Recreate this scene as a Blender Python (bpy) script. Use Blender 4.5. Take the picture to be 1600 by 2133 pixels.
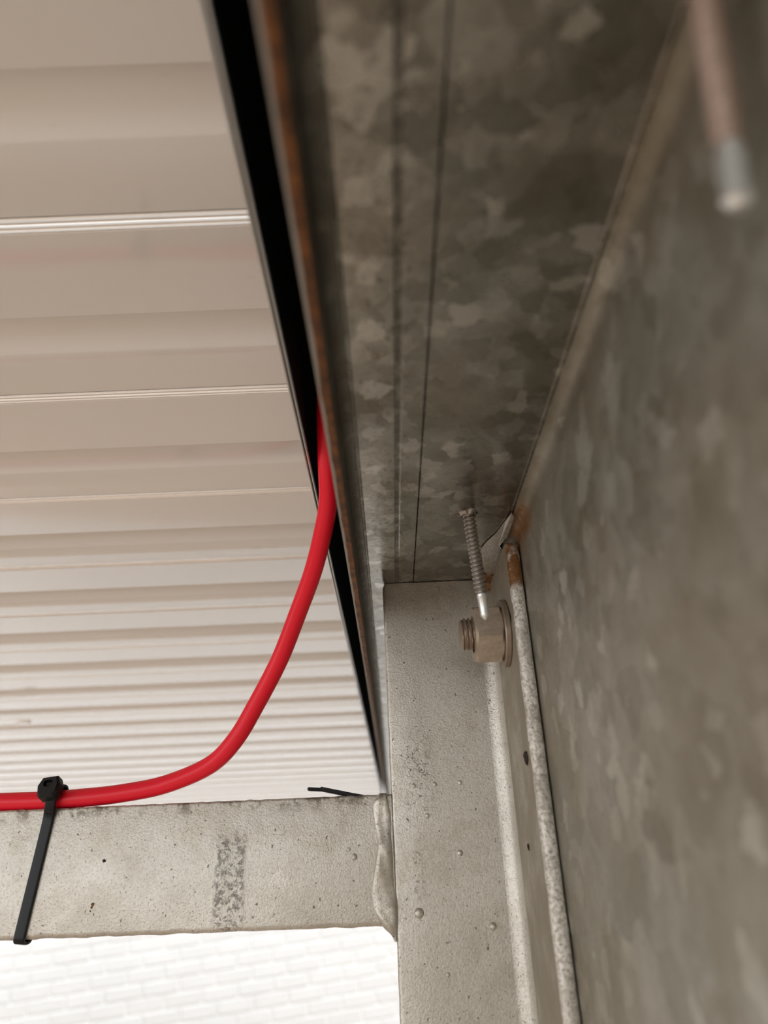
import bpy, bmesh, math, random
from mathutils import Vector, Matrix, noise
for o in list(bpy.data.objects): bpy.data.objects.remove(o)
random.seed(7)
S = bpy.context.scene
COL = S.collection

# ------------------------------------------------------------------ camera
Z0 = 2.20                                     # camera height above the ground
W, H, F = 1600.0, 2133.0, 1485.76             # image frame and focal length in pixels
def _basis():
    cx, cy = W / 2, H / 2
    def rc(px, py): return Vector((px - cx, -(py - cy), -F)).normalized()
    d = rc(824, 1783); u = rc(668, -2010); u = (u - d * u.dot(d)).normalized(); r = d.cross(u)
    return r, d, u
AR, AD, AU = _basis()                         # world X, Y, Z axes written in camera space
cam_d = bpy.data.cameras.new('camera'); cam = bpy.data.objects.new('camera', cam_d); COL.objects.link(cam)
M = Matrix((AR, AD, AU)).to_4x4(); M.translation = Vector((0, 0, Z0)); cam.matrix_world = M
cam_d.sensor_fit = 'VERTICAL'; cam_d.sensor_height = 36.0; cam_d.sensor_width = 27.0
cam_d.lens = F * 36.0 / H; cam_d.clip_start = 0.004; cam_d.clip_end = 100
cam_d.dof.use_dof = True; cam_d.dof.focus_distance = 0.345; cam_d.dof.aperture_fstop = 7.5
S.camera = cam

# ------------------------------------------------------------------ world, light, exposure
wd = bpy.data.worlds.new('overcast_sky'); S.world = wd; wd.use_nodes = True
bg = wd.node_tree.nodes['Background']; bg.inputs[0].default_value = (0.99, 1.0, 1.005, 1); bg.inputs[1].default_value = 2.6
S.view_settings.view_transform = 'Standard'; S.view_settings.look = 'None'
S.view_settings.gamma = 1.0; S.view_settings.use_curve_mapping = False; S.view_settings.exposure = 0.0

# ------------------------------------------------------------------ pixel -> direction helpers (positions are relative to the camera point)
def ray(px, py):
    v = Vector((px - W / 2, -(py - H / 2), -F))
    return Vector((AR.dot(v), AD.dot(v), AU.dot(v)))
def PX(px, py, ax, val):
    v = ray(px, py); return v * (val / v['XYZ'.index(ax)])

# ------------------------------------------------------------------ object helpers
def base_of(vs):
    xs = [v[0] for v in vs]; ys = [v[1] for v in vs]; zs = [v[2] for v in vs]
    return Vector(((min(xs) + max(xs)) / 2, (min(ys) + max(ys)) / 2, min(zs)))
def mesh(name, vs, fs, mats, smooth=False, origin=None, mi=None):
    vs = [Vector(v) for v in vs]
    me = bpy.data.meshes.new(name)
    o0 = base_of(vs) if origin is None else Vector(origin)
    me.from_pydata([v - o0 for v in vs], [], fs)
    if not isinstance(mats, (list, tuple)): mats = [mats]
    for m in mats: me.materials.append(m)
    if mi:
        for p, i in zip(me.polygons, mi): p.material_index = i
    bm = bmesh.new(); bm.from_mesh(me); bmesh.ops.recalc_face_normals(bm, faces=bm.faces); bm.to_mesh(me); bm.free()
    if smooth:
        for p in me.polygons: p.use_smooth = True
        if smooth != True: me.set_sharp_from_angle(angle=math.radians(smooth))
    return me, o0
def obj(name, vs, fs, mats, parent=None, smooth=False, mi=None, **kw):
    me, o0 = mesh(name, vs, fs, mats, smooth, None, mi)
    o = bpy.data.objects.new(name, me); COL.objects.link(o)
    place(o, o0, parent); props(o, **kw)
    return o
def wloc(o):
    l = Vector(o.location)
    while o.parent: o = o.parent; l = l + o.location
    return l
def place(o, o0, parent):
    w = Vector(o0) + Vector((0, 0, Z0))
    if parent: o.parent = parent; w = w - wloc(parent)
    o.location = w
def props(o, **kw):
    for k, v in kw.items():
        if v is not None: o[k] = v
def thing(name, loc, **kw):
    o = bpy.data.objects.new(name, None); o.empty_display_size = 0.02; COL.objects.link(o)
    o.location = Vector(loc) + Vector((0, 0, Z0)); props(o, **kw); return o

def loft(rings, closed=True, caps=True):
    n = len(rings[0]); vs = [p for r in rings for p in r]; fs = []
    for i in range(len(rings) - 1):
        for j in range(n if closed else n - 1):
            k = (j + 1) % n
            fs.append((i * n + j, i * n + k, (i + 1) * n + k, (i + 1) * n + j))
    if caps and closed:
        fs.append(tuple(range(n))[::-1]); fs.append(tuple(range((len(rings) - 1) * n, len(rings) * n)))
    return vs, fs
def box(x0, x1, y0, y1, z0, z1):
    vs = [(x, y, z) for z in (z0, z1) for y in (y0, y1) for x in (x0, x1)]
    return vs, [(0, 2, 3, 1), (4, 5, 7, 6), (0, 1, 5, 4), (2, 6, 7, 3), (0, 4, 6, 2), (1, 3, 7, 5)]
def arc(cx, cy, r, a0, a1, n):
    return [(cx + r * math.cos(math.radians(a0 + (a1 - a0) * i / n)), cy + r * math.sin(math.radians(a0 + (a1 - a0) * i / n))) for i in range(n + 1)]
def offset(pts, d):
    out = []
    for i, p in enumerate(pts):
        a = Vector(pts[max(i - 1, 0)]); b = Vector(pts[min(i + 1, len(pts) - 1)])
        t = (b - a).normalized(); out.append((p[0] - t.y * d, p[1] + t.x * d))
    return out
def catmull(pts, n):
    out = []
    P = [pts[0] * 2 - pts[1]] + list(pts) + [pts[-1] * 2 - pts[-2]]
    for i in range(1, len(P) - 2):
        for k in range(n):
            t = k / n; a, b, c, d = P[i - 1:i + 3]
            out.append(0.5 * ((2 * b) + (c - a) * t + (2 * a - 5 * b + 4 * c - d) * t * t + (3 * b - a - 3 * c + d) * t ** 3))
    out.append(P[-2]); return out
def tube(pts, rad, n=20):
    rings = []; up = Vector((0.1, 1, 0.2)).normalized()
    for i, p in enumerate(pts):
        t = (pts[min(i + 1, len(pts) - 1)] - pts[max(i - 1, 0)]).normalized()
        s = t.cross(up).normalized(); u = s.cross(t)
        r = rad(i) if callable(rad) else rad
        rings.append([p + (s * math.cos(6.28318 * k / n) + u * math.sin(6.28318 * k / n)) * r for k in range(n)])
    return loft(rings)

# ------------------------------------------------------------------ node helpers
class NT:
    def __init__(s, name):
        s.m = bpy.data.materials.new(name); s.m.use_nodes = True; s.t = s.m.node_tree; s.n = s.t.nodes; s.l = s.t.links
        s.b = s.n['Principled BSDF']
        g = s.n.new('ShaderNodeNewGeometry'); a = s.n.new('ShaderNodeVectorMath'); a.inputs[1].default_value = (0, 0, -Z0)
        s.l.new(g.outputs['Position'], a.inputs[0]); s.pos = a.outputs[0]
    def set(s, node, i, v):
        if hasattr(v, 'is_linked'): s.l.new(v, node.inputs[i])
        elif v is not None: node.inputs[i].default_value = v
    def math(s, op, a, b=None, c=None, clamp=False):
        n = s.n.new('ShaderNodeMath'); n.operation = op; n.use_clamp = clamp
        for i, v in enumerate((a, b, c)): s.set(n, i, v)
        return n.outputs[0]
    def vmath(s, op, a, b):
        n = s.n.new('ShaderNodeVectorMath'); n.operation = op; s.set(n, 0, a); s.set(n, 1, b); return n.outputs[0]
    def noise(s, scale, detail=3, rough=0.5, vec=None, out=0):
        n = s.n.new('ShaderNodeTexNoise'); n.inputs['Scale'].default_value = scale; n.inputs['Detail'].default_value = detail
        n.inputs['Roughness'].default_value = rough; s.l.new(vec or s.pos, n.inputs['Vector']); return n.outputs[out]
    def voro(s, scale, vec=None, out='Color', feature='F1'):
        n = s.n.new('ShaderNodeTexVoronoi'); n.feature = feature; n.inputs['Scale'].default_value = scale
        s.l.new(vec or s.pos, n.inputs['Vector']); return n.outputs[out]
    def sep(s, v):
        n = s.n.new('ShaderNodeSeparateXYZ'); s.l.new(v, n.inputs[0]); return n.outputs
    def step(s, v, a, b):
        n = s.n.new('ShaderNodeMapRange'); n.interpolation_type = 'SMOOTHSTEP'; s.set(n, 0, v); n.inputs[1].default_value = a; n.inputs[2].default_value = b
        return n.outputs[0]
    def band(s, v, a, b, e):
        return s.math('MULTIPLY', s.step(v, a - e, a + e), s.step(v, b + e, b - e))
    def mix(s, f, a, b):
        n = s.n.new('ShaderNodeMix'); n.data_type = 'RGBA'; s.set(n, 0, f)
        for i, v in ((6, a), (7, b)):
            if isinstance(v, tuple): v = (*v[:3], 1)
            s.set(n, i, v)
        return n.outputs[2]
    def scale(s, v3, vec=None):
        return s.vmath('MULTIPLY', vec or s.pos, v3)
    def warp(s, scale, amt, vec=None):
        c = s.noise(scale, 2, 0.5, vec, 1); d = s.vmath('SUBTRACT', c, (0.5, 0.5, 0.5)); d = s.vmath('MULTIPLY', d, (amt, amt, amt))
        return s.vmath('ADD', vec or s.pos, d)
    def bump(s, h, strength, dist):
        n = s.n.new('ShaderNodeBump'); n.inputs['Strength'].default_value = strength; n.inputs['Distance'].default_value = dist
        s.l.new(h, n.inputs['Height']); s.l.new(n.outputs[0], s.b.inputs['Normal'])
    def done(s, col=None, rough=None, metal=None, spec=None):
        s.set(s.b, 'Base Color', (*col[:3], 1) if isinstance(col, tuple) else col); s.set(s.b, 'Roughness', rough); s.set(s.b, 'Metallic', metal)
        if spec is not None: s.b.inputs['Specular IOR Level'].default_value = spec
        return s.m

def galvanised(name, dark, light, cell=150.0, frac=0.62, rust=False, metal=0.75, rough=0.42, con=0.5, roll=False):
    t = NT(name); w = t.warp(110, 0.010); w = t.warp(600, 0.0022, w)
    v1 = t.voro(cell, w); c, cb, cc = t.sep(v1)
    w2 = t.warp(60, 0.016); w2 = t.warp(400, 0.003, w2); c2 = t.sep(t.voro(cell * 0.42, w2))[1]
    big = t.noise(14, 3, 0.6); fine = t.noise(300, 4, 0.7)
    k = t.math('ADD', t.math('MULTIPLY', c2, 0.42 * con), t.math('MULTIPLY', cb, 0.30 * con))
    k = t.math('ADD', k, t.math('MULTIPLY', t.step(c, frac, frac + 0.10), t.math('MULTIPLY', cc, 0.75 * con)))
    k = t.math('ADD', k, t.math('MULTIPLY', t.math('SUBTRACT', fine, 0.5), 0.35))
    k = t.math('ADD', k, t.math('MULTIPLY', t.math('SUBTRACT', big, 0.5), 0.7), clamp=True)
    col = t.mix(k, dark, light)
    col = t.mix(t.math('MULTIPLY', t.step(t.noise(520, 3, 0.7), 0.63, 0.72), 0.6), col, tuple(x * 0.4 for x in dark))
    col = t.mix(t.math('MULTIPLY', t.step(t.noise(26, 4, 0.6), 0.42, 0.66), 0.40), col, tuple(a * b for a, b in zip(dark, (0.95, 0.80, 0.64))))
    if roll:
        xx = t.sep(t.pos)[0]; ns = t.noise(120, 4, 0.7)
        rm = t.math('MULTIPLY', t.band(xx, 0.0057, 0.0078, 0.0003), t.math('ADD', t.math('MULTIPLY', t.step(ns, 0.35, 0.6), 0.5), 0.25))
        col = t.mix(rm, col, tuple(a * 0.4 for a in dark))
        sc2 = t.math('MULTIPLY', t.band(xx, -0.006, 0.012, 0.003), t.step(t.noise(420, 4, 0.75, t.scale((1, 0.6, 1))), 0.56, 0.66))
        col = t.mix(t.math('MULTIPLY', sc2, 0.6), col, tuple(a * 0.3 for a in dark))
    if rust:
        x, y, z = t.sep(t.pos); n = t.noise(260, 4, 0.7)
        f = t.math('MULTIPLY', t.band(y, 0.268, 0.302, 0.006), t.math('MULTIPLY', t.step(x, 0.0565, 0.0590), t.step(z, 0.1185, 0.1245)))
        f = t.math('MULTIPLY', f, t.step(n, 0.30, 0.55))
        col = t.mix(f, col, (0.20, 0.085, 0.025)); mt = t.math('MULTIPLY', t.math('SUBTRACT', 1.0, f), metal)
    else: mt = metal
    bs = 0.2 if roll else 0.35
    r = t.math('ADD', t.math('MULTIPLY', t.math('ADD', t.noise(130, 3), t.math('MULTIPLY', cb, 0.5)), 0.24), rough - 0.16)
    t.bump(t.math('ADD', t.noise(650, 3, 0.6, t.scale((0.5, 1, 1))), t.math('MULTIPLY', t.noise(140, 2), 0.8)), bs, 0.0006)
    return t.done(col, r, mt)

def painted_steel(dust_shade=0.0):
    t = NT('grey_paint'); x, y, z = t.sep(t.pos)
    base = t.mix(t.step(t.noise(14, 4, 0.6), 0.35, 0.7), (0.50, 0.478, 0.425), (0.60, 0.58, 0.525))
    base = t.mix(t.math('MULTIPLY', t.step(t.noise(60, 4, 0.7), 0.45, 0.7), 0.55), base, (0.41, 0.37, 0.30))
    base = t.mix(t.math('MULTIPLY', t.step(t.noise(700, 3, 0.7), 0.46, 0.62), 0.30), base, (0.27, 0.245, 0.20))
    # fine dark pits and specks
    sp = t.step(t.noise(1150, 2, 0.6), 0.635, 0.70); sp2 = t.step(t.voro(260, t.warp(300, 0.004), 'Distance'), 0.16, 0.10)
    sel = t.step(t.noise(150, 2), 0.50, 0.58)
    spk = t.math('MAXIMUM', t.math('MULTIPLY', sp, 0.75), t.math('MULTIPLY', t.math('MULTIPLY', sp2, sel), 0.8))
    base = t.mix(spk, base, (0.075, 0.062, 0.048))
    # worn, scraped patch across the bar and one down the upright, flaked outlines around them
    p0 = PX(452, 1730, 'Y', 0.36); p1 = PX(505, 1925, 'Y', 0.36)
    m1 = t.math('MULTIPLY', t.band(x, p0.x, p1.x, 0.0012), t.step(z, p0.z + 0.002, p0.z - 0.006))
    q0 = PX(838, 1530, 'Y', 0.36); q1 = PX(905, 1690, 'Y', 0.36)
    m2 = t.math('MULTIPLY', t.band(x, q0.x, q1.x, 0.004), t.band(z, q1.z, q0.z, 0.006))
    s0 = PX(858, 1770, 'Y', 0.36); s1 = PX(885, 1870, 'Y', 0.36)
    m3 = t.math('MULTIPLY', t.band(x, s0.x, s1.x, 0.002), t.band(z, s1.z, s0.z, 0.004))
    nz = t.noise(420, 4, 0.7); line = t.step(t.math('ABSOLUTE', t.math('SUBTRACT', t.noise(170, 3, 0.6), 0.5)), 0.014, 0.005)
    base = t.mix(t.math('MULTIPLY', t.math('MULTIPLY', m1, t.step(nz, 0.46, 0.60)), 0.72), base, (0.09, 0.08, 0.068))
    base = t.mix(t.math('MULTIPLY', t.math('MULTIPLY', t.math('MAXIMUM', m2, t.math('MULTIPLY', m1, 0.7)), line), 0.8), base, (0.08, 0.068, 0.052))
    base = t.mix(t.math('MULTIPLY', t.math('MULTIPLY', m3, t.step(nz, 0.52, 0.64)), 0.7), base, (0.12, 0.105, 0.085))
    # grime along the top edge of the bar; upright browner and darker towards its top
    g = t.math('MULTIPLY', t.step(x, 0.0, -0.004), t.math('MULTIPLY', t.step(t.noise(130, 4, 0.7), 0.47, 0.62), t.step(z, 0.0185, 0.0255)))
    base = t.mix(t.math('MULTIPLY', g, 0.8), base, (0.11, 0.085, 0.055))
    tp = t.math('MULTIPLY', t.step(z, 0.098, 0.126), t.step(x, -0.01, 0.0))
    base = t.mix(t.math('MULTIPLY', tp, t.math('MULTIPLY', t.noise(40, 4, 0.7), 1.1)), base, (0.17, 0.125, 0.075))
    if dust_shade: base = t.mix(t.math('MULTIPLY', t.step(t.noise(35, 4, 0.6), 0.1, 0.6), dust_shade), base, (0.20, 0.172, 0.118))  # brown dust tint that also paints in the side leg's shade
    h = t.math('ADD', t.math('ADD', t.math('MULTIPLY', t.noise(1100, 3, 0.6), 0.7), t.math('MULTIPLY', t.noise(330, 2, 0.5), 0.35)), t.math('MULTIPLY', spk, -0.7))
    h = t.math('ADD', h, t.math('MULTIPLY', t.math('MAXIMUM', m1, t.math('MAXIMUM', m2, m3)), t.math('MULTIPLY', nz, 0.8)))
    t.bump(h, 0.38, 0.0006)
    return t.done(base, t.math('ADD', t.math('MULTIPLY', t.noise(90, 2), 0.2), 0.22 + dust_shade * 0.28), 0.42 * (1 - dust_shade), 0.5)

def edge_zinc():
    t = NT('rough_zinc_edge'); x, y, z = t.sep(t.pos)
    b = t.mix(t.step(t.noise(620, 4, 0.8), 0.30, 0.62), (0.30, 0.27, 0.23), (0.82, 0.80, 0.75))
    b = t.mix(t.math('MULTIPLY', t.step(t.noise(900, 2, 0.6), 0.64, 0.71), 0.8), b, (0.07, 0.06, 0.045))
    b = t.mix(t.math('MULTIPLY', t.step(t.noise(70, 3, 0.6), 0.45, 0.65), 0.45), b, (0.32, 0.29, 0.24))
    f = t.math('MULTIPLY', t.step(t.math('ADD', z, t.math('MULTIPLY', t.noise(150, 3), 0.02)), 0.1130, 0.1185), t.step(t.noise(220, 3, 0.6), 0.28, 0.5))
    b = t.mix(f, b, t.mix(t.noise(600, 3), (0.10, 0.045, 0.018), (0.34, 0.155, 0.045)))
    f2 = t.step(t.noise(55, 3, 0.6), 0.66, 0.72); b = t.mix(t.math('MULTIPLY', f2, 0.7), b, (0.20, 0.11, 0.05))
    t.bump(t.noise(620, 4, 0.7), 0.7, 0.0010)
    return t.done(b, 0.42, 0.35)

def rusty(name, a, b, sc=420, rough=0.75):
    t = NT(name); c = t.mix(t.step(t.noise(sc, 4, 0.7), 0.35, 0.65), a, b); t.bump(t.noise(sc * 1.6, 4, 0.7), 0.7, 0.0008)
    return t.done(c, rough, 0.1)
def plain(name, col, rough, metal=0.0, var=0.15, sc=200, bump=0.0, spec=None):
    t = NT(name); c = t.mix(t.noise(sc, 3), tuple(x * (1 - var) for x in col), tuple(min(1, x * (1 + var)) for x in col))
    if bump: t.bump(t.noise(sc * 3, 3), bump, 0.0004)
    return t.done(c, rough, metal, spec)

m_galv = galvanised('galvanised_flange', (0.185, 0.18, 0.155), (0.53, 0.53, 0.50), 150, 0.72, metal=0.95, rough=0.235, con=0.95, roll=True)
m_web = galvanised('galvanised_web', (0.23, 0.216, 0.172), (0.56, 0.555, 0.49), 130, 0.80, rust=True, metal=0.6, rough=0.48, con=0.7)
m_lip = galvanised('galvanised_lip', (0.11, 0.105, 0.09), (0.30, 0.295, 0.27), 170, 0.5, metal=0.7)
m_paint = painted_steel(); m_dust_shade = painted_steel(0.85); m_edge = edge_zinc()
m_rust = rusty('rust', (0.10, 0.045, 0.018), (0.26, 0.12, 0.045))
def lip_edge_mat():
    t = NT('rusted_cut_edge'); x, y, z = t.sep(t.pos)
    r = t.mix(t.step(t.noise(160, 4, 0.7), 0.35, 0.65), (0.085, 0.036, 0.014), (0.22, 0.085, 0.024))
    k = t.step(t.math('ADD', x, t.math('MULTIPLY', t.math('SUBTRACT', t.noise(60, 3), 0.5), 0.0012)), -0.0146, -0.0149)
    far = t.math('MULTIPLY', t.step(y, 0.30, 0.8), 0.6)
    r = t.mix(far, r, (0.13, 0.10, 0.075))
    return t.done(t.mix(k, r, (0.36, 0.34, 0.31)), 0.7, 0.2)
m_cut = lip_edge_mat()
m_cavity_shade = plain('cavity_shade_black', (0.010, 0.0105, 0.011), 0.65, spec=0.2)
m_silver = plain('bare_steel_edge', (0.62, 0.62, 0.60), 0.35, 0.8, 0.1)
m_flap_glare = plain('zinc_reflection', (0.66, 0.65, 0.63), 0.3, 0.7, 0.35, 350, 0.7)
m_brown = plain('dull_plated_steel', (0.30, 0.235, 0.18), 0.38, 0.55, 0.25, 350, 0.35)
m_nut = plain('dusty_nut_steel', (0.40, 0.33, 0.26), 0.45, 0.35, 0.25, 500, 0.4)
m_screw = plain('dark_zinc_screw', (0.30, 0.28, 0.255), 0.36, 0.75, 0.2, 400)
m_tip = plain('bright_zinc_tip', (0.66, 0.68, 0.67), 0.32, 0.7, 0.12, 400)
m_oldscrew = plain('brown_zinc_screw', (0.42, 0.33, 0.28), 0.42, 0.5, 0.2, 400)
m_red = plain('red_cable_sheath', (0.80, 0.010, 0.030), 0.34, 0.0, 0.05, 40, 0.04, spec=0.3)
m_tie = plain('black_nylon', (0.007, 0.008, 0.0095), 0.2, 0.0, 0.1, 300, 0.03, 0.2)
m_tie2 = plain('black_nylon_matt', (0.010, 0.0105, 0.0115), 0.5, 0.0, 0.1, 300, 0.0, 0.3)
m_clear = plain('milky_plastic', (0.92, 0.93, 0.90), 0.2, 0.0, 0.05)
m_dirt = plain('dirt', (0.03, 0.022, 0.016), 0.95, 0.0, 0.4, 600)
def roof_mat():
    t = NT('white_coated_sheet')
    c = t.mix(t.noise(3, 2), (0.80, 0.785, 0.768), (0.85, 0.84, 0.825))
    d = t.step(t.noise(70, 3, 0.6, t.scale((0.35, 1, 1))), 0.70, 0.76); c = t.mix(t.math('MULTIPLY', d, 0.25), c, (0.45, 0.42, 0.38))
    t.bump(t.noise(60, 2, 0.5, t.scale((0.04, 1, 1))), 0.08, 0.0008)
    t.b.inputs['Coat Weight'].default_value = 1.0; t.b.inputs['Coat Roughness'].default_value = 0.06; t.b.inputs['Coat IOR'].default_value = 1.75
    return t.done(c, 0.16, 0.0, 0.7)
m_roof = roof_mat(); m_joint = plain('bright_joint_metal', (0.86, 0.85, 0.83), 0.24, 0.7, 0.05, 60)
def brick_mat():
    t = NT('white_painted_brick'); c = t.mix(t.noise(5, 3), (0.64, 0.65, 0.655), (0.70, 0.71, 0.71))
    t.bump(t.noise(60, 4, 0.6), 0.4, 0.004); return t.done(c, 0.45, 0.0)
m_brick = brick_mat(); m_mortar = plain('white_joint_lit', (0.78, 0.785, 0.78), 0.6, 0, 0.05, 20, 0.2)  # joints paler than the bricks, painting in the light their edges catch
m_side = plain('beige_render', (0.34, 0.28, 0.22), 0.85, 0, 0.08, 6, 0.2)
m_ground = plain('warm_paving', (0.355, 0.27, 0.205), 0.8, 0, 0.12, 3, 0.2)

# ------------------------------------------------------------------ ground
vs, fs = box(-8, 8, -8, 9, -Z0 - 0.05, -Z0)
obj('floor', vs, fs, m_ground, kind='structure', label='warm beige paved ground below the canopy')

# ------------------------------------------------------------------ painted brick wall far behind
# (its courses run a few degrees off the line of the canopy steelwork)
WR = Matrix.Rotation(math.radians(10), 3, 'Z') @ Matrix.Rotation(math.radians(-4.6), 3, 'Y')
q = ray(300, 2040); wp = q * (4.15 / F)
def wall_pt(s, d, z): return wp + WR @ Vector((s, -d, z - wp.z))
ztop, zbot = 0.75, -Z0 - 0.25
rings = [[wall_pt(s, d, z) for (d, z) in ((-0.006, zbot), (-0.2, zbot), (-0.2, ztop), (-0.006, ztop))] for s in (-3.0, 5.0)]
vs, fs = loft(rings)
wall = obj('wall_back', vs, fs, m_mortar, kind='structure', label='white painted brick wall behind the steel frame')
BL, BH, GAP = 0.198, 0.065, 0.010
def brick_mesh(seed):
    r = random.Random(seed); a = 0.004
    l = BL - r.uniform(0, 0.003); h = BH - r.uniform(0, 0.002); d = r.uniform(-0.001, 0.003)
    v = []
    for (dd, ins) in ((-0.03, 0), (-0.004 + d, 0), (d, a)):
        for (sx, sz) in ((-1, -1), (1, -1), (1, 1), (-1, 1)):
            v.append(Vector((sx * (l / 2 - ins), -dd, sz * (h / 2 - ins))))
    f = [(0, 1, 2, 3)[::-1], (8, 9, 10, 11)]
    for k in (0, 4):
        for j in range(4): f.append((k + j, k + (j + 1) % 4, k + 4 + (j + 1) % 4, k + 4 + j))
    return v, f
bmeshes = []
for k in range(8):
    v, f = brick_mesh(k); bmeshes.append((mesh('brick', v, f, m_brick, False, (0, 0, 0))[0], v, f))
spare_v, spare_f = [], []
zrow = wp.z + 0.02
s_vis0, s_vis1 = -1.45, 2.35
for row in range(-30, 14):
    z = zrow + row * (BH + GAP)
    if z - BH / 2 < zbot or z + BH / 2 > ztop: continue
    off = ((BL + GAP) / 2 if row % 2 else 0.0) + random.Random(row).uniform(-0.012, 0.012)
    for i in range(-17, 31):
        s = i * (BL + GAP) + off
        if s < -2.85 or s > 4.85: continue
        me, v, f = random.choice(bmeshes)
        if s_vis0 < s < s_vis1 and -1.06 < z < -0.02:
            b = bpy.data.objects.new('brick', me); COL.objects.link(b); b.parent = wall
            c = wall_pt(s, 0.0, z) + Vector((0, 0, Z0)); b.location = c - wall.location; b.rotation_euler = (WR @ Matrix.Rotation(random.uniform(-.03, .03), 3, 'X')).to_euler()
        else:
            c = wall_pt(s, 0.0, z); k0 = len(spare_v); R3 = WR
            spare_v += [c + R3 @ p for p in v]; spare_f += [tuple(k0 + j for j in ff) for ff in f]
obj('brick_field', spare_v, spare_f, m_brick, wall, kind='stuff')

# unseen walls added to cut light from the left and from right-behind
vs, fs = box(-2.8, -2.65, 0.15, 3.3, -Z0, 0.4); obj('light_block_left', vs, fs, m_side, kind='structure', label='beige wall added unseen to block light from the left')
vs, fs = box(-0.2, 4.0, -1.75, -1.6, -Z0, 1.2); obj('light_block_behind', vs, fs, m_side, kind='structure', label='beige wall added unseen to block light from behind the viewpoint')

# ------------------------------------------------------------------ ribbed white roof, one panel per joint, falling slightly away
HR, SL = 0.220, 0.025; PIT = 0.473 * HR; U0 = 0.88 * HR
ceil = thing('ceiling', (-1.2, 0.6, HR), kind='structure', label='white ribbed metal roof panels seen from below')
def prof():                                   # (along Y from one joint to the next, height), lower face
    p = [(0.0, 0.0004), (0.0004, 0.0), (PIT * 0.20, 0.0), (PIT * 0.42, 0.0), (PIT * 0.425, 0.0010), (PIT * 0.440, 0.0100), (PIT * 0.450, 0.0106), (PIT * 0.475, 0.0106), (PIT * 0.490, 0.0098), (PIT * 0.642, 0.0006), (PIT * 0.655, 0.0), (PIT * 0.8, 0.0)]
    p += [(PIT - 0.0076, 0.0), (PIT - 0.0072, 0.0020), (PIT, 0.0020)]
    return p
pf = prof(); po = [(0.0, 0.0135), (PIT, 0.0135)]
ring = pf + po[::-1]
RX0, RX1 = -2.64, -0.0318
vs, fs = loft([[Vector((x, a, b)) for a, b in ring] for x in (0.0, RX1 - RX0)])
panel_me = mesh('roof_panel', vs, fs, m_roof, 25, (0, 0, 0))[0]
jp = [(PIT - 0.0074, 0.0016), (PIT - 0.0072, -0.0004), (PIT - 0.0068, -0.0008), (PIT - 0.0048, -0.0001), (PIT - 0.0044, -0.0001), (PIT - 0.0041, -0.0006), (PIT - 0.0022, 0.0001), (PIT - 0.0019, 0.0001), (PIT - 0.0016, -0.0003), (PIT - 0.0001, 0.0003), (PIT, 0.0016)]
vs, fs = loft([[Vector((x, a, b)) for a, b in jp] for x in (0.0, RX1 - RX0)])
strip_me = mesh('joint_strip', vs, fs, m_joint, 8, (0, 0, 0))[0]
for k in range(-8, 29):
    y = U0 + k * PIT
    o = bpy.data.objects.new('roof_panel', panel_me); COL.objects.link(o)
    o.rotation_euler = (-math.atan(SL), 0, 0); place(o, Vector((RX0, y, HR - SL * y)), ceil)
    j = bpy.data.objects.new('joint_strip', strip_me); COL.objects.link(j); j.parent = o

# ------------------------------------------------------------------ edge trim with a bare lower edge, face blackened to paint the cavity's shade
YA, YB = -1.2, 2.45
trim = thing('edge_trim', (-0.03, YA, 0.1535), label='metal edge trim blackened for cavity shade with bare silver lower rim beside the roof panels', category='metal trim')
for nm, a, b, c, d in (('face', -0.0316, -0.0300, 0.1556, 0.300),):
    p = [(b, c), (b, d), (0.066, d), (0.066, 0.136), (0.068, 0.136), (0.068, d + 0.0016), (a, d + 0.0016), (a, c)]  # unseen top and right leg added to keep skylight out of the gap
    vs, fs = loft([[Vector((x, y, z)) for x, z in p] for y in (YA, YB)]); obj(nm, vs, fs, m_cavity_shade, trim)
for a, b in ((-0.0322, -0.0312), (-0.0309, -0.0298)):
    c0 = (a + b) / 2; r = (b - a) / 2
    p = [(c0 + r * math.cos(t * math.pi / 5), 0.1550 + 1.4 * r * math.sin(t * math.pi / 5)) for t in range(10)]
    vs, fs = loft([[Vector((x, y, z)) for x, z in p] for y in (YA, YB)]); obj('rim', vs, fs, m_silver, trim, smooth=True, label='bare silver rim')

# ------------------------------------------------------------------ galvanised channel: lip, flange, web
HF, XW, T = 0.1314, 0.0620, 0.0026; CYA, CYB = -0.45, 2.45
chan = thing('steel_channel', (0.0617, CYA, -0.24), label='large galvanised steel channel with rusty folded lip above the bracket', category='steel channel')
LIPZ = 0.1136
lip = [(-0.0125, LIPZ), (-0.0125, 0.1205), (-0.0125, 0.1274)] + arc(-0.0085, 0.1274, 0.004, 180, 90, 8)[1:]
fl = [(-0.0085, HF), (-0.0083, HF + .0007), (-0.0075, HF + .0009), (-0.0071, HF), (0.0054, HF), (0.0060, HF + .00015), (0.0074, HF + .00015), (0.0080, HF),
      (0.0151, HF), (0.0154, HF + .0009), (0.0157, HF), (0.036, HF), (0.0555, HF), (0.0560, HF - 0.0002), (0.0568, HF + 0.0003), (0.0570, HF)]
web = arc(0.057, 0.1264, 0.005, 90, 0, 8) + [(XW, 0.09), (XW, 0.0), (XW, -0.12), (XW, -0.24)]
def extr(name, pts, mat, sm):
    p = pts + offset(pts, T)[::-1]
    vs, fs = loft([[Vector((x, y, z)) for x, z in p] for y in (CYA, 0.0, 0.2, 0.4, 0.8, 1.6, CYB)]); return obj(name, vs, fs, mat, chan, smooth=sm)
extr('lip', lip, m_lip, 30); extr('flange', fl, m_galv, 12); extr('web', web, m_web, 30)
ys = [CYA + (CYB - CYA) * i / 240 for i in range(241)]
rings = []
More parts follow.
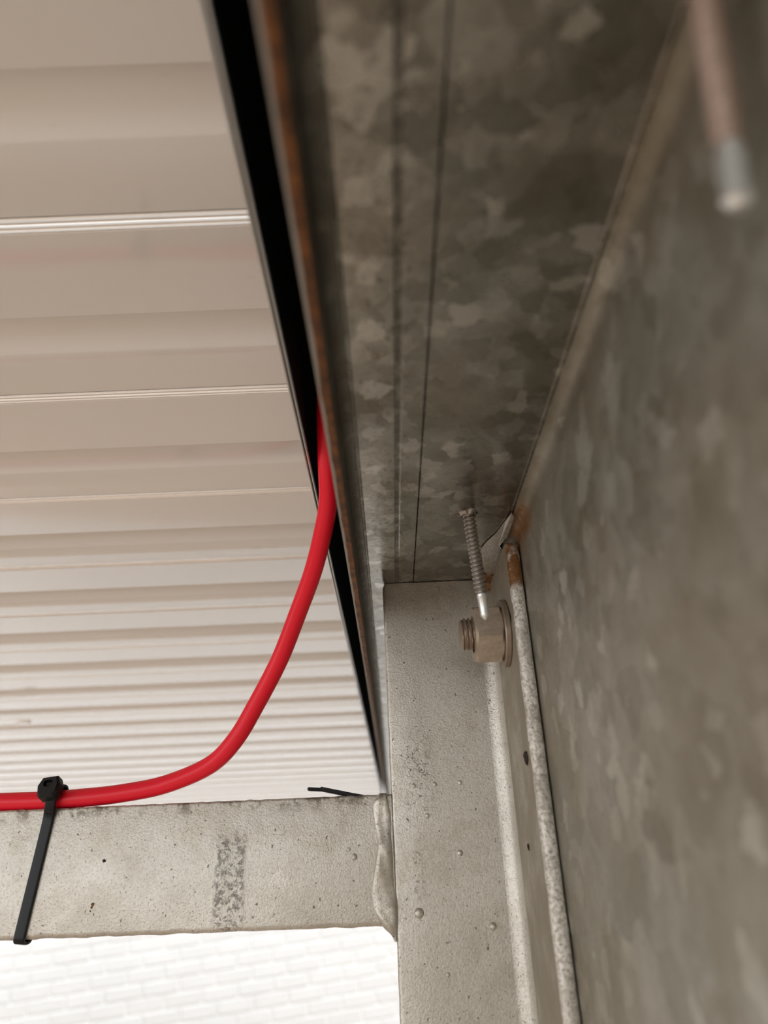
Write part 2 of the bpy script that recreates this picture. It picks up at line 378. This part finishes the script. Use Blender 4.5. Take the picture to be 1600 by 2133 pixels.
for y in ys:
    j = 0.00018 * noise.noise(Vector((0, y * 90, 0))); k = 0.0002 * noise.noise(Vector((4, y * 140, 0)))
    rings.append([Vector((-0.0126 + k, y, LIPZ - 0.0003)), Vector((-0.0124, y, LIPZ + 0.0001)), Vector((-0.0157, y, LIPZ + 0.0001)), Vector((-0.0156 + j, y, LIPZ - 0.0003))])
vs, fs = loft(rings); obj('cut_edge', vs, fs, m_cut, chan, label='rusty cut edge of the lip')
# torn zinc flap, pale mostly to paint the flange's bright reflection
fp = [(1066, 1070), (1083, 1077), (1086, 1092), (1068, 1109), (1060, 1119), (1051, 1124), (1041, 1137), (1048, 1147), (1045, 1158), (1038, 1176), (1032, 1194), (1018, 1200), (1008, 1190), (1004, 1162), (1002, 1144), (1013, 1131), (1036, 1110), (1054, 1085)]
top = []
for i, (a, b) in enumerate(fp):
    p = PX(a, b, 'Z', HF - 0.0009 - 0.0009 * (1 if i < 11 else 0)); top.append(Vector((min(p.x, 0.0572), p.y, p.z)))
cen = sum(top, Vector()) / len(top); cen.z = HF - 0.0013
vs = top + [cen] + [p + Vector((0, 0, 0.0005)) for p in top] + [cen + Vector((0, 0, 0.0005))]; n = len(top); fs = []
for i in range(n):
    k = (i + 1) % n; fs += [(i, k, n), (n + 1 + i, n + 1 + n, n + 1 + k), (i, n + 1 + i, n + 1 + k, k)]
obj('torn_glare_flap', vs, fs, m_flap_glare, chan, smooth=20, label='shiny scraped flap of bent zinc')
def burr(px, py, r):
    c = PX(px, py, 'Z', HF); rings = []
    for i in range(19):
        a = i * 6.28318 / 18; rr = r * (1 + 0.22 * math.sin(i * 5.1)); h = 0.0010 + 0.0009 * abs(math.sin(i * 2.3))
        d = Vector((math.cos(a), math.sin(a), 0)); rings.append([c + d * (rr * 0.78), c + d * (rr * 0.95) - Vector((0, 0, h)), c + d * rr * 1.12 - Vector((0, 0, h * 0.6)), c + d * rr * 1.3])
    vs, fs = loft(rings, closed=False); obj('drill_burr', vs, fs, m_screw, chan, label='ragged drilled rim around the screw')
    return c

# ------------------------------------------------------------------ welded frame: upright angle, bar, weld
YF = 0.36
frame = thing('welded_frame', (0.03, YF, -Z0), label='grey painted welded frame of upright steel angle and flat crossbar', category='steel frame')
ZT = 0.1310
XL = -0.0010
def vprism(name, pts, zs, mats, sm, mifun=None, topfun=None, jit=0.0, **kw):
    rings = []
    for z in zs:
        r = []
        for (x, y) in pts:
            e = jit * noise.noise(Vector((x * 300, y * 300, z * 160)))
            r.append(Vector((x + e, y + e, z)))
        rings.append(r)
    if topfun: rings[-1] = [topfun(v) for v in rings[-1]]
    vs, fs = loft(rings); mi = None
    if mifun: mi = [mifun(sum((vs[i] for i in f), Vector()) / len(f)) for f in fs]
    return obj(name, vs, fs, mats, frame, smooth=sm, mi=mi, **kw)
zs = [-Z0, -1.0, -0.3] + [-0.15 + 0.006 * i for i in range(46)] + [0.127, 0.1292, ZT - 0.0006, ZT]
leg = [(XL + 0.0004, YF + 0.006)] + arc(XL + 0.0016, YF + 0.0016, 0.0016, 180, 270, 5) + [(0.015, YF), (0.03, YF), (0.0485, YF), (0.0485, YF + 0.006)]
rings = []
for z in zs:
    e = 0.0006 * noise.noise(Vector((0, 0, z * 90))) + 0.0003 * noise.noise(Vector((3, 0, z * 300)))
    cut = 0.0 if z < 0.1285 else 0.0022 * (1 - math.sqrt(max(0, 1 - ((z - 0.1285) / 0.0026) ** 2)))
    rings.append([Vector((x + (e + cut if x < 0.004 else 0), y, z)) for x, y in leg])
vs, fs = loft(rings); obj('front_leg', vs, fs, m_paint, frame, smooth=40)
side = [(0.0485, YF + 0.006), (0.0485, YF)] + [(0.0485 + 0.007 * math.sin(math.radians(a)), YF - 0.007 + 0.007 * math.cos(math.radians(a))) for a in range(10, 91, 10)]
side += [(0.0555, 0.33), (0.0555, 0.3000)] + arc(0.0578, 0.2994, 0.0023, 180, 262, 5) + [(0.0600, 0.2972), (0.0612, 0.2982), (0.0615, 0.32), (0.0615, YF + 0.006)]
zs2 = [-Z0, -1.0, -0.3] + [-0.15 + 0.004 * i for i in range(68)] + [0.1222, 0.1245, 0.1258, 0.1264]
rings = []
for z in zs2:
    e = 0.00035 * noise.noise(Vector((0, 0, z * 240))) + 0.0003 * noise.noise(Vector((5, 0, z * 90)))
    c = max(0, z - 0.1222) / 0.0042
    rings.append([Vector((x + (e if y < 0.3002 and x < 0.0605 else 0), y + ((e + 0.0028 * (1 - math.sqrt(max(0, 1 - c * c)))) if y < 0.3002 else 0), z)) for x, y in side])
vs, fs = loft(rings)
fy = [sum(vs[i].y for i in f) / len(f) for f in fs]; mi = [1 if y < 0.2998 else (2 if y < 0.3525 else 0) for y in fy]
obj('side_leg', vs, fs, [m_paint, m_edge, m_dust_shade], frame, smooth=40, mi=mi, label='side leg with rough pale edge rusted at the top')
# crossbar
BZ0, BZ1 = -0.0268, 0.0264; BT = 0.006
def bar_ring(x):
    e = 0.0005 * noise.noise(Vector((x * 120, 0, 0))) + 0.0003 * noise.noise(Vector((x * 420, 2, 0)))
    g = 0.0004 * noise.noise(Vector((x * 260, 7, 0)))
    dz = -0.0009 * (x + 0.18) / 0.18 if x > -0.18 else 0
    pts = arc(YF + 0.0022, BZ0 + 0.0022 + dz + e, 0.0022, 270, 180, 5) + arc(YF + 0.0012, BZ1 - 0.0012 + g, 0.0012, 180, 90, 4) + [(YF + BT, BZ1 + g), (YF + BT, BZ0 + dz + e)]
    return [Vector((x, a, b)) for a, b in pts]
xs = [-1.3, -0.8, -0.4] + [-0.23 + 0.0025 * i for i in range(91)] + [XL + 0.0002]
vs, fs = loft([bar_ring(x) for x in xs]); obj('crossbar', vs, fs, m_paint, frame, smooth=40)
# weld bead between bar and upright
Lb = [(790, 1652), (776, 1676), (779, 1712), (785, 1752), (779, 1806), (773, 1858), (779, 1899), (797, 1930), (815, 1948), (822, 1962)]
Rb = [(806, 1652), (812, 1680), (818, 1706), (815, 1735), (819, 1776), (823, 1834), (829, 1872), (829, 1900), (828, 1930), (826, 1962)]
Lc = catmull([Vector((a, b, 0)) for a, b in Lb], 5); Rc = catmull([Vector((a, b, 0)) for a, b in Rb], 5)
rings = []
for i, (a, b) in enumerate(zip(Lc, Rc)):
    r = []; v = i / (len(Lc) - 1); env = math.sin(math.pi * min(max(v, 0.02), 0.985)) ** 0.35
    for k in range(13):
        u = k / 12; p = PX(a.x + (b.x - a.x) * u, a.y + (b.y - a.y) * u, 'Y', YF + 0.0004)
        hgt = (0.0026 * (1 - (2 * u - 1) ** 4) ** 0.6) * env * (0.85 + 0.35 * math.sin(v * 17 + 1)) + 0.0007 * noise.noise(p * 260) * (1 - (2 * u - 1) ** 2)
        r.append(Vector((p.x, YF + 0.0006 - max(hgt, 0), p.z)))
    r += [Vector((r[-1].x, YF + 0.003, r[-1].z)), Vector((r[0].x, YF + 0.003, r[0].z))]
    rings.append(r)
vs, fs = loft(rings); obj('weld_bead', vs, fs, m_paint, frame, smooth=50, label='lumpy painted weld bead')
def lump(name, c, r, mat, parent, flat=(1, 0.6, 1), seed=0, amp=0.25, seg=10, **kw):
    rings = []
    for i in range(1, seg):
        th = math.pi * i / seg; rr = []
        for k in range(seg + 2):
            ph = 6.28318 * k / (seg + 2); d = Vector((math.sin(th) * math.cos(ph), math.sin(th) * math.sin(ph), math.cos(th)))
            s = 1 + amp * noise.noise(d * 1.7 + Vector((seed, 0, 0))); rr.append(c + Vector((d.x * flat[0], d.y * flat[1], d.z * flat[2])) * r * s)
        rings.append(rr)
    vs, fs = loft(rings); return obj(name, vs, fs, mat, parent, smooth=True, **kw)
for k, (a, b, r) in enumerate(((862, 1637, 5), (958, 1630, 5), (727, 1769, 4), (738, 1785, 6.5), (873, 1902, 9.5), (1027, 1929, 7), (906, 1634, 5), (958, 1777, 6), (890, 1699, 5), (934, 2030, 4))):
    lump('weld_spatter', PX(a, b, 'Y', YF + 0.0002), r / 4350.0, m_paint, frame, (1, 0.75, 1), k, 0.2)
for k in range(8):
    lump('rusty_weld', PX(1014 + 9 * (k % 4), 1204 + 17 * (k // 4) - 3 * (k % 2), 'Y', 0.3560 - 0.0012 * (k % 4)), 0.0026, m_rust, frame, (1, 0.8, 1), k + 30, 0.5)
for k, (a, b, r, m) in enumerate(((193, 1884, 3, m_rust), (191, 1890, 2.2, m_rust), (188, 1898, 1.6, m_rust), (217, 1793, 3, m_dirt))):
    lump('rust_spot' if m is m_rust else 'dirt_speck', PX(a, b, 'Y', YF), r / 4350.0, m, frame, (1, 0.35, 1), k + 80, 0.5)
d0 = PX(1097, 1578, 'X', 0.0553); lump('dirt_clump', d0, 0.0021, m_dirt, frame, (0.5, 1.3, 1.1), 60, 0.9, 12)
d0 = PX(1101, 1764, 'X', 0.0553); lump('dirt_clump', d0, 0.0010, m_dirt, frame, (0.5, 1.3, 1.1), 61, 0.9)

# ------------------------------------------------------------------ bolt, nut and washer through the side leg (axis along X)
BY, BZ = 0.3215, 0.0905
bolt = thing('hex_bolt', (0.0545, BY, BZ - 0.013), label='brownish hex nut on threaded bolt end with washer near the top of the upright', category='bolt')
def xring(x, r, n=36, ph=0.0, hexr=None): return [Vector((x, BY + r * math.cos(6.28318 * k / n + ph), BZ + r * math.sin(6.28318 * k / n + ph))) for k in range(n)]
def thread(p0, p1, r, depth, pitch, nseg=20, per=8, taper=0.0):
    ax = (p1 - p0); L = ax.length; ax.normalize(); s = ax.cross(Vector((0.3, 1, 0.2))).normalized(); u = ax.cross(s); n = max(2, int(L / pitch * per)); rings = []
    for i in range(n + 1):
        z = L * i / n; rr = []
        for k in range(nseg):
            ph = (z / pitch - k / nseg) % 1.0; tri = max(0.0, 1 - abs(2 * ph - 1) * 1.55)
            q = r - depth + depth * tri
            if taper and z > L - taper: q *= 1 - 0.35 * (z - L + taper) / taper
            rr.append(p0 + ax * z + (s * math.cos(6.28318 * k / nseg) + u * math.sin(6.28318 * k / nseg)) * q)
        rings.append(rr)
    return loft(rings)
prf = [(0.0553, 0.0088), (0.0553, 0.0150), (0.0549, 0.01535), (0.0530, 0.01535), (0.0526, 0.0150), (0.0526, 0.0088)]
tilt = Matrix.Rotation(math.radians(3), 3, 'Z')
rings = [xring(x, r, 40) for x, r in prf]
vs, fs = loft(rings, caps=False); n = 40; fs += [(5 * n + k, 5 * n + (k + 1) % n, (k + 1) % n, k) for k in range(n)]
obj('washer', vs, fs, m_brown, bolt, smooth=35)
NX0, NX1 = 0.0524, 0.0398; hexv = []; a0 = math.radians(180 + 19)
def hexring(x, rc):                          # hexagon clipped by a circle, 48 points
    r = []
    for k in range(48):
        a = 6.28318 * k / 48 + a0; s = (a - a0) % (math.pi / 3) - math.pi / 6
        rad = min(0.0122 / math.cos(s), rc); r.append(Vector((x, BY + rad * math.cos(a), BZ + rad * math.sin(a))))
    return r
vs, fs = loft([hexring(NX0, 0.0124), hexring(NX0 - 0.0009, 0.0141), hexring(NX1 + 0.0011, 0.0141), hexring(NX1, 0.0123), xring(NX1, 0.0085, 48, a0), xring(NX1 + 0.002, 0.0075, 48, a0)])
obj('nut', vs, fs, m_nut, bolt, smooth=25)
vs, fs = thread(Vector((0.058, BY, BZ)), Vector((0.0337, BY, BZ)), 0.0079, 0.0011, 0.0020, 32, 8, taper=0.0008)
obj('threaded_end', vs, fs, m_brown, bolt, smooth=45)

# ------------------------------------------------------------------ self drilling screws through the flange
def screw(top, tip, r, mat, mtip, label, group, blunt=1.0):
    ax = (tip - top).normalized(); L = (tip - top).length
    t = thing('self_drilling_screw', tip, label=label, category='screw', group=group)
    a = top - ax * 0.006; b = top + ax * (L - 0.0100)
    vs, fs = thread(a, b, r, r * 0.27, 0.00185, 20, 8, taper=0.003); obj('threaded_shank', vs, fs, mat, t, smooth=50)
    s = ax.cross(Vector((0.2, 1, 0.1))).normalized(); u = ax.cross(s); rings = []
    for i, (z, w1, w2) in enumerate(((0, .72, .72), (0.0012, .74, .72), (0.002, .66 * blunt, .52 * blunt), (0.0085, .62 * blunt, .46 * blunt), (0.0095, .64 * blunt ** 1.3, .46 * blunt ** 1.3), (0.0112, .2 * blunt ** 3, .16 * blunt ** 3), (0.0115, .05 * blunt ** 3, .05 * blunt ** 3))):
        rings.append([b - ax * 0.0008 + ax * z * 0.94 + (s * math.cos(k * .5236) * w1 + u * math.sin(k * .5236) * w2) * r for k in range(12)])
    vs, fs = loft(rings); obj('drill_tip', vs, fs, mtip, t, smooth=35, label='bright drill point')
    hr = [[top - ax * 0.006 + (s * math.cos(k * 1.0472) + u * math.sin(k * 1.0472)) * rr - ax * z for k in range(6)] for rr, z in ((0.0042, 0), (0.0042, 0.004))]
    vs, fs = loft(hr); obj('hex_head', vs, fs, mat, t)
    return t
c1 = burr(976, 1069, 0.0032)
screw(c1, Vector((0.0405, 0.2805, 0.0848)), 0.00285, m_screw, m_tip, 'dark self drilling screw hanging down in front of the hex nut', 'screws through the channel')
tp = PX(1541, 440, 'Z', 0.0832); tm = PX(1470, -5, 'Z', 0.1195)
ax = (tm - tp); top2 = tp + ax * ((HF - tp.z) / ax.z)
screw(top2, tp, 0.00275, m_oldscrew, m_tip, 'blurred brown self drilling screw with pale tip at the top right corner', 'screws through the channel', 1.38)

# ------------------------------------------------------------------ red cable
cp = [(-900, 1716, .364), (-500, 1694, .3641), (-250, 1682, .3641), (0, 1673, .3641), (90, 1670, .3641), (170, 1664, .3641), (250, 1655, .364), (344, 1636, .3625), (437, 1594, .357), (490, 1541, .351), (533, 1469, .345), (582, 1375, .335), (619, 1281, .322), (653, 1187, .306), (676, 1094, .289), (684, 1040, .280), (683, 985, .2715), (681, 930, .264), (680, 880, .256), (681, 820, .246)]
pts = catmull([PX(a, b - (2 if a < 400 else 0), 'Y', c) for a, b, c in cp], 8)
pts.append(pts[-1] + (pts[-1] - pts[-2]).normalized() * 0.03)
CR = 0.0042
vs, fs = tube(pts, CR, 24)
cable = obj('red_cable', vs, fs, m_red, smooth=40, label='red sheathed cable curving from the crossbar up behind the channel lip', category='cable')

# ------------------------------------------------------------------ cable tie round bar and cable
tie = thing('cable_tie', (PX(30, 1955, 'Y', YF).x, YF, BZ0), label='black cable tie strapping the red cable to the crossbar', category='cable tie')
x_top = PX(108, 1668, 'Y', .358).x; x_bot = PX(37, 1955, 'Y', .358).x
zc = 0.0308
def tx(z): return x_bot + (x_top - x_bot) * (z - BZ0) / (0.030 - BZ0)
loop = []                                     # (y, z) of the strap's middle line, slightly proud of bar and cable
loop += [(YF - 0.0030, 0.0300), (YF - 0.0022, 0.0265), (YF - 0.0011, 0.0225), (YF - 0.00075, 0.017), (YF - 0.0007, 0.0), (YF - 0.0007, BZ0 + 0.003)]
loop += [(YF - 0.0001, BZ0 - 0.0004), (YF + 0.0018, BZ0 - 0.0012), (YF + 0.0045, BZ0 - 0.0012), (YF + 0.0065, BZ0 - 0.0002), (YF + 0.0070, BZ0 + 0.003)]
loop += [(YF + 0.0070, 0.0), (YF + 0.0072, 0.02), (YF + 0.0090, 0.0285), (YF + 0.0088, 0.0335), (YF + 0.0062, 0.0362), (YF + 0.0028, 0.0366), (YF - 0.0008, 0.0360)]
lp = catmull([Vector((0, a, b)) for a, b in loop], 6); wdt = 0.0024; th = 0.00055; rings = []
dirn = Vector((x_top - x_bot, 0, 0.030 - BZ0)).normalized(); side_v = Vector((dirn.z, 0, -dirn.x))
for i, p in enumerate(lp):
    t2 = (lp[min(i + 1, len(lp) - 1)] - lp[max(i - 1, 0)]).normalized(); nrm = Vector((0, -t2.z, t2.y)).normalized()
    c = Vector((tx(p.z), p.y, p.z)); a = side_v * wdt
    rings.append([c - a - nrm * th, c - a * 0.8 - nrm * th * 1.35, c + a * 0.8 - nrm * th * 1.35, c + a - nrm * th, c + a + nrm * th, c - a + nrm * th])
vs, fs = loft(rings); strap = obj('strap', vs, fs, m_tie, tie, smooth=30)
# head: chamfered block with an open slot, leaning back
hc = PX(104, 1643, 'Y', 0.3556); ux = Vector((0.97, 0.0, 0.10)).normalized(); uz = Vector((-0.10, 0.30, 0.95)).normalized(); uy = uz.cross(ux).normalized()  # uy points away
def hp(x, y, z): return hc + ux * x + uy * y + uz * z
prof_h = [(-0.0044, -0.0036), (-0.0034, -0.0048), (0.0030, -0.0048), (0.0046, -0.0030), (0.0052, 0.0012), (0.0040, 0.0048), (-0.0030, 0.0048), (-0.0050, 0.0012)]
sc = lambda k: [(x * k, z * k) for x, z in prof_h]
slot = [(-0.0017, 0.0002), (-0.0010, -0.0002), (0.0012, -0.0002), (0.0018, 0.0006), (0.0022, 0.0018), (0.0018, 0.0028), (-0.0014, 0.0028), (-0.0021, 0.0016)]
rg = [[hp(x, 0.0038, z) for x, z in sc(0.86)], [hp(x, 0.0028, z) for x, z in prof_h], [hp(x, -0.0022, z) for x, z in prof_h], [hp(x, -0.0033, z) for x, z in sc(0.84)], [hp(x, -0.0033, z) for x, z in slot], [hp(x * .9, 0.0012, z) for x, z in slot]]
vs, fs = loft(rg); head = obj('head', vs, fs, m_tie2, tie, smooth=25)
pw = [(-0.0010, 0.0006), (0.0011, 0.0006), (0.0013, 0.0022), (-0.0012, 0.0022)]
vs, fs = loft([[hp(x, -0.0022, z) for x, z in pw], [hp(x, 0.0010, z) for x, z in pw]]); obj('pawl', vs, fs, m_tie2, head)
# embossed characters on the strap
fc = bpy.data.curves.new('moulded_mark', 'FONT'); fc.body = '13'; fc.size = 0.0030; fc.extrude = 0.00012; fc.align_x = 'CENTER'; fc.align_y = 'CENTER'
tmp = bpy.data.objects.new('tmp_mark', fc); COL.objects.link(tmp); bpy.context.view_layer.update()
me = bpy.data.meshes.new_from_object(tmp.evaluated_get(bpy.context.evaluated_depsgraph_get())); bpy.data.objects.remove(tmp)
me.materials.clear(); me.materials.append(m_tie2); me.name = 'moulded_mark'
mk = bpy.data.objects.new('moulded_mark', me); COL.objects.link(mk); mk.parent = strap
e1 = Vector((tx(0.0225) - tx(0.0265), 0.0011, -0.004)).normalized(); e2 = (side_v - e1 * side_v.dot(e1)).normalized(); e3 = e1.cross(e2).normalized()
mc = Vector((tx(0.0245), YF - 0.00165, 0.0245)) + e3 * (th * 1.35 + 0.0001)
R3 = Matrix((e1, e2, e3)).transposed().to_4x4(); R3.translation = mc + Vector((0, 0, Z0)) - wloc(strap); mk.matrix_local = R3

# loose tie tail poking out over the bar beside the upright
a = PX(641, 1644, 'Y', 0.3615); b = PX(668, 1645, 'Y', 0.3625); c = PX(735, 1657, 'Y', 0.3635); d = PX(775, 1664, 'Y', 0.3645)
rings = []
for p, w, h in ((a, 0.0011, 0.0005), (a + Vector((0.0006, 0, 0)), 0.0014, 0.0008), (b, 0.0014, 0.0008), (b + Vector((0.0004, 0, 0.0002)), 0.0022, 0.0010), (c, 0.0023, 0.0010), (d, 0.0023, 0.0010)):
    rings.append([p + Vector((0, sy * w, sz * h)) for sy, sz in ((-1, -0.4), (-0.8, -1), (0.8, -1), (1, -0.4), (1, 1), (-1, 1))])
vs, fs = loft(rings); obj('cable_tie_tail', vs, fs, m_tie2, smooth=25, label='black cable tie tail poking out along the crossbar beside the weld', category='cable tie')

# milky plastic sliver stuck under the roof at the left edge
def roof_pt(px, py, drop):
    v = ray(px, py); k = (HR - drop) / (v.z + SL * v.y); return v * k
sp = catmull([roof_pt(a, b, 0.022) for a, b in ((-160, 1530), (-60, 1522), (0, 1515), (30, 1511), (42, 1505), (62, 1504))], 5); rings = []
for i, p in enumerate(sp):
    w = 0.006; rings.append([p + Vector((0, -w, 0.0005)), p + Vector((0, 0, -0.0012)), p + Vector((0, w, 0.0005)), p + Vector((0, 0, 0.0025))])
vs, fs = loft(rings); obj('plastic_sliver', vs, fs, m_clear, smooth=30, label='thin milky plastic sliver stuck under the white roof at the left', category='plastic strip')
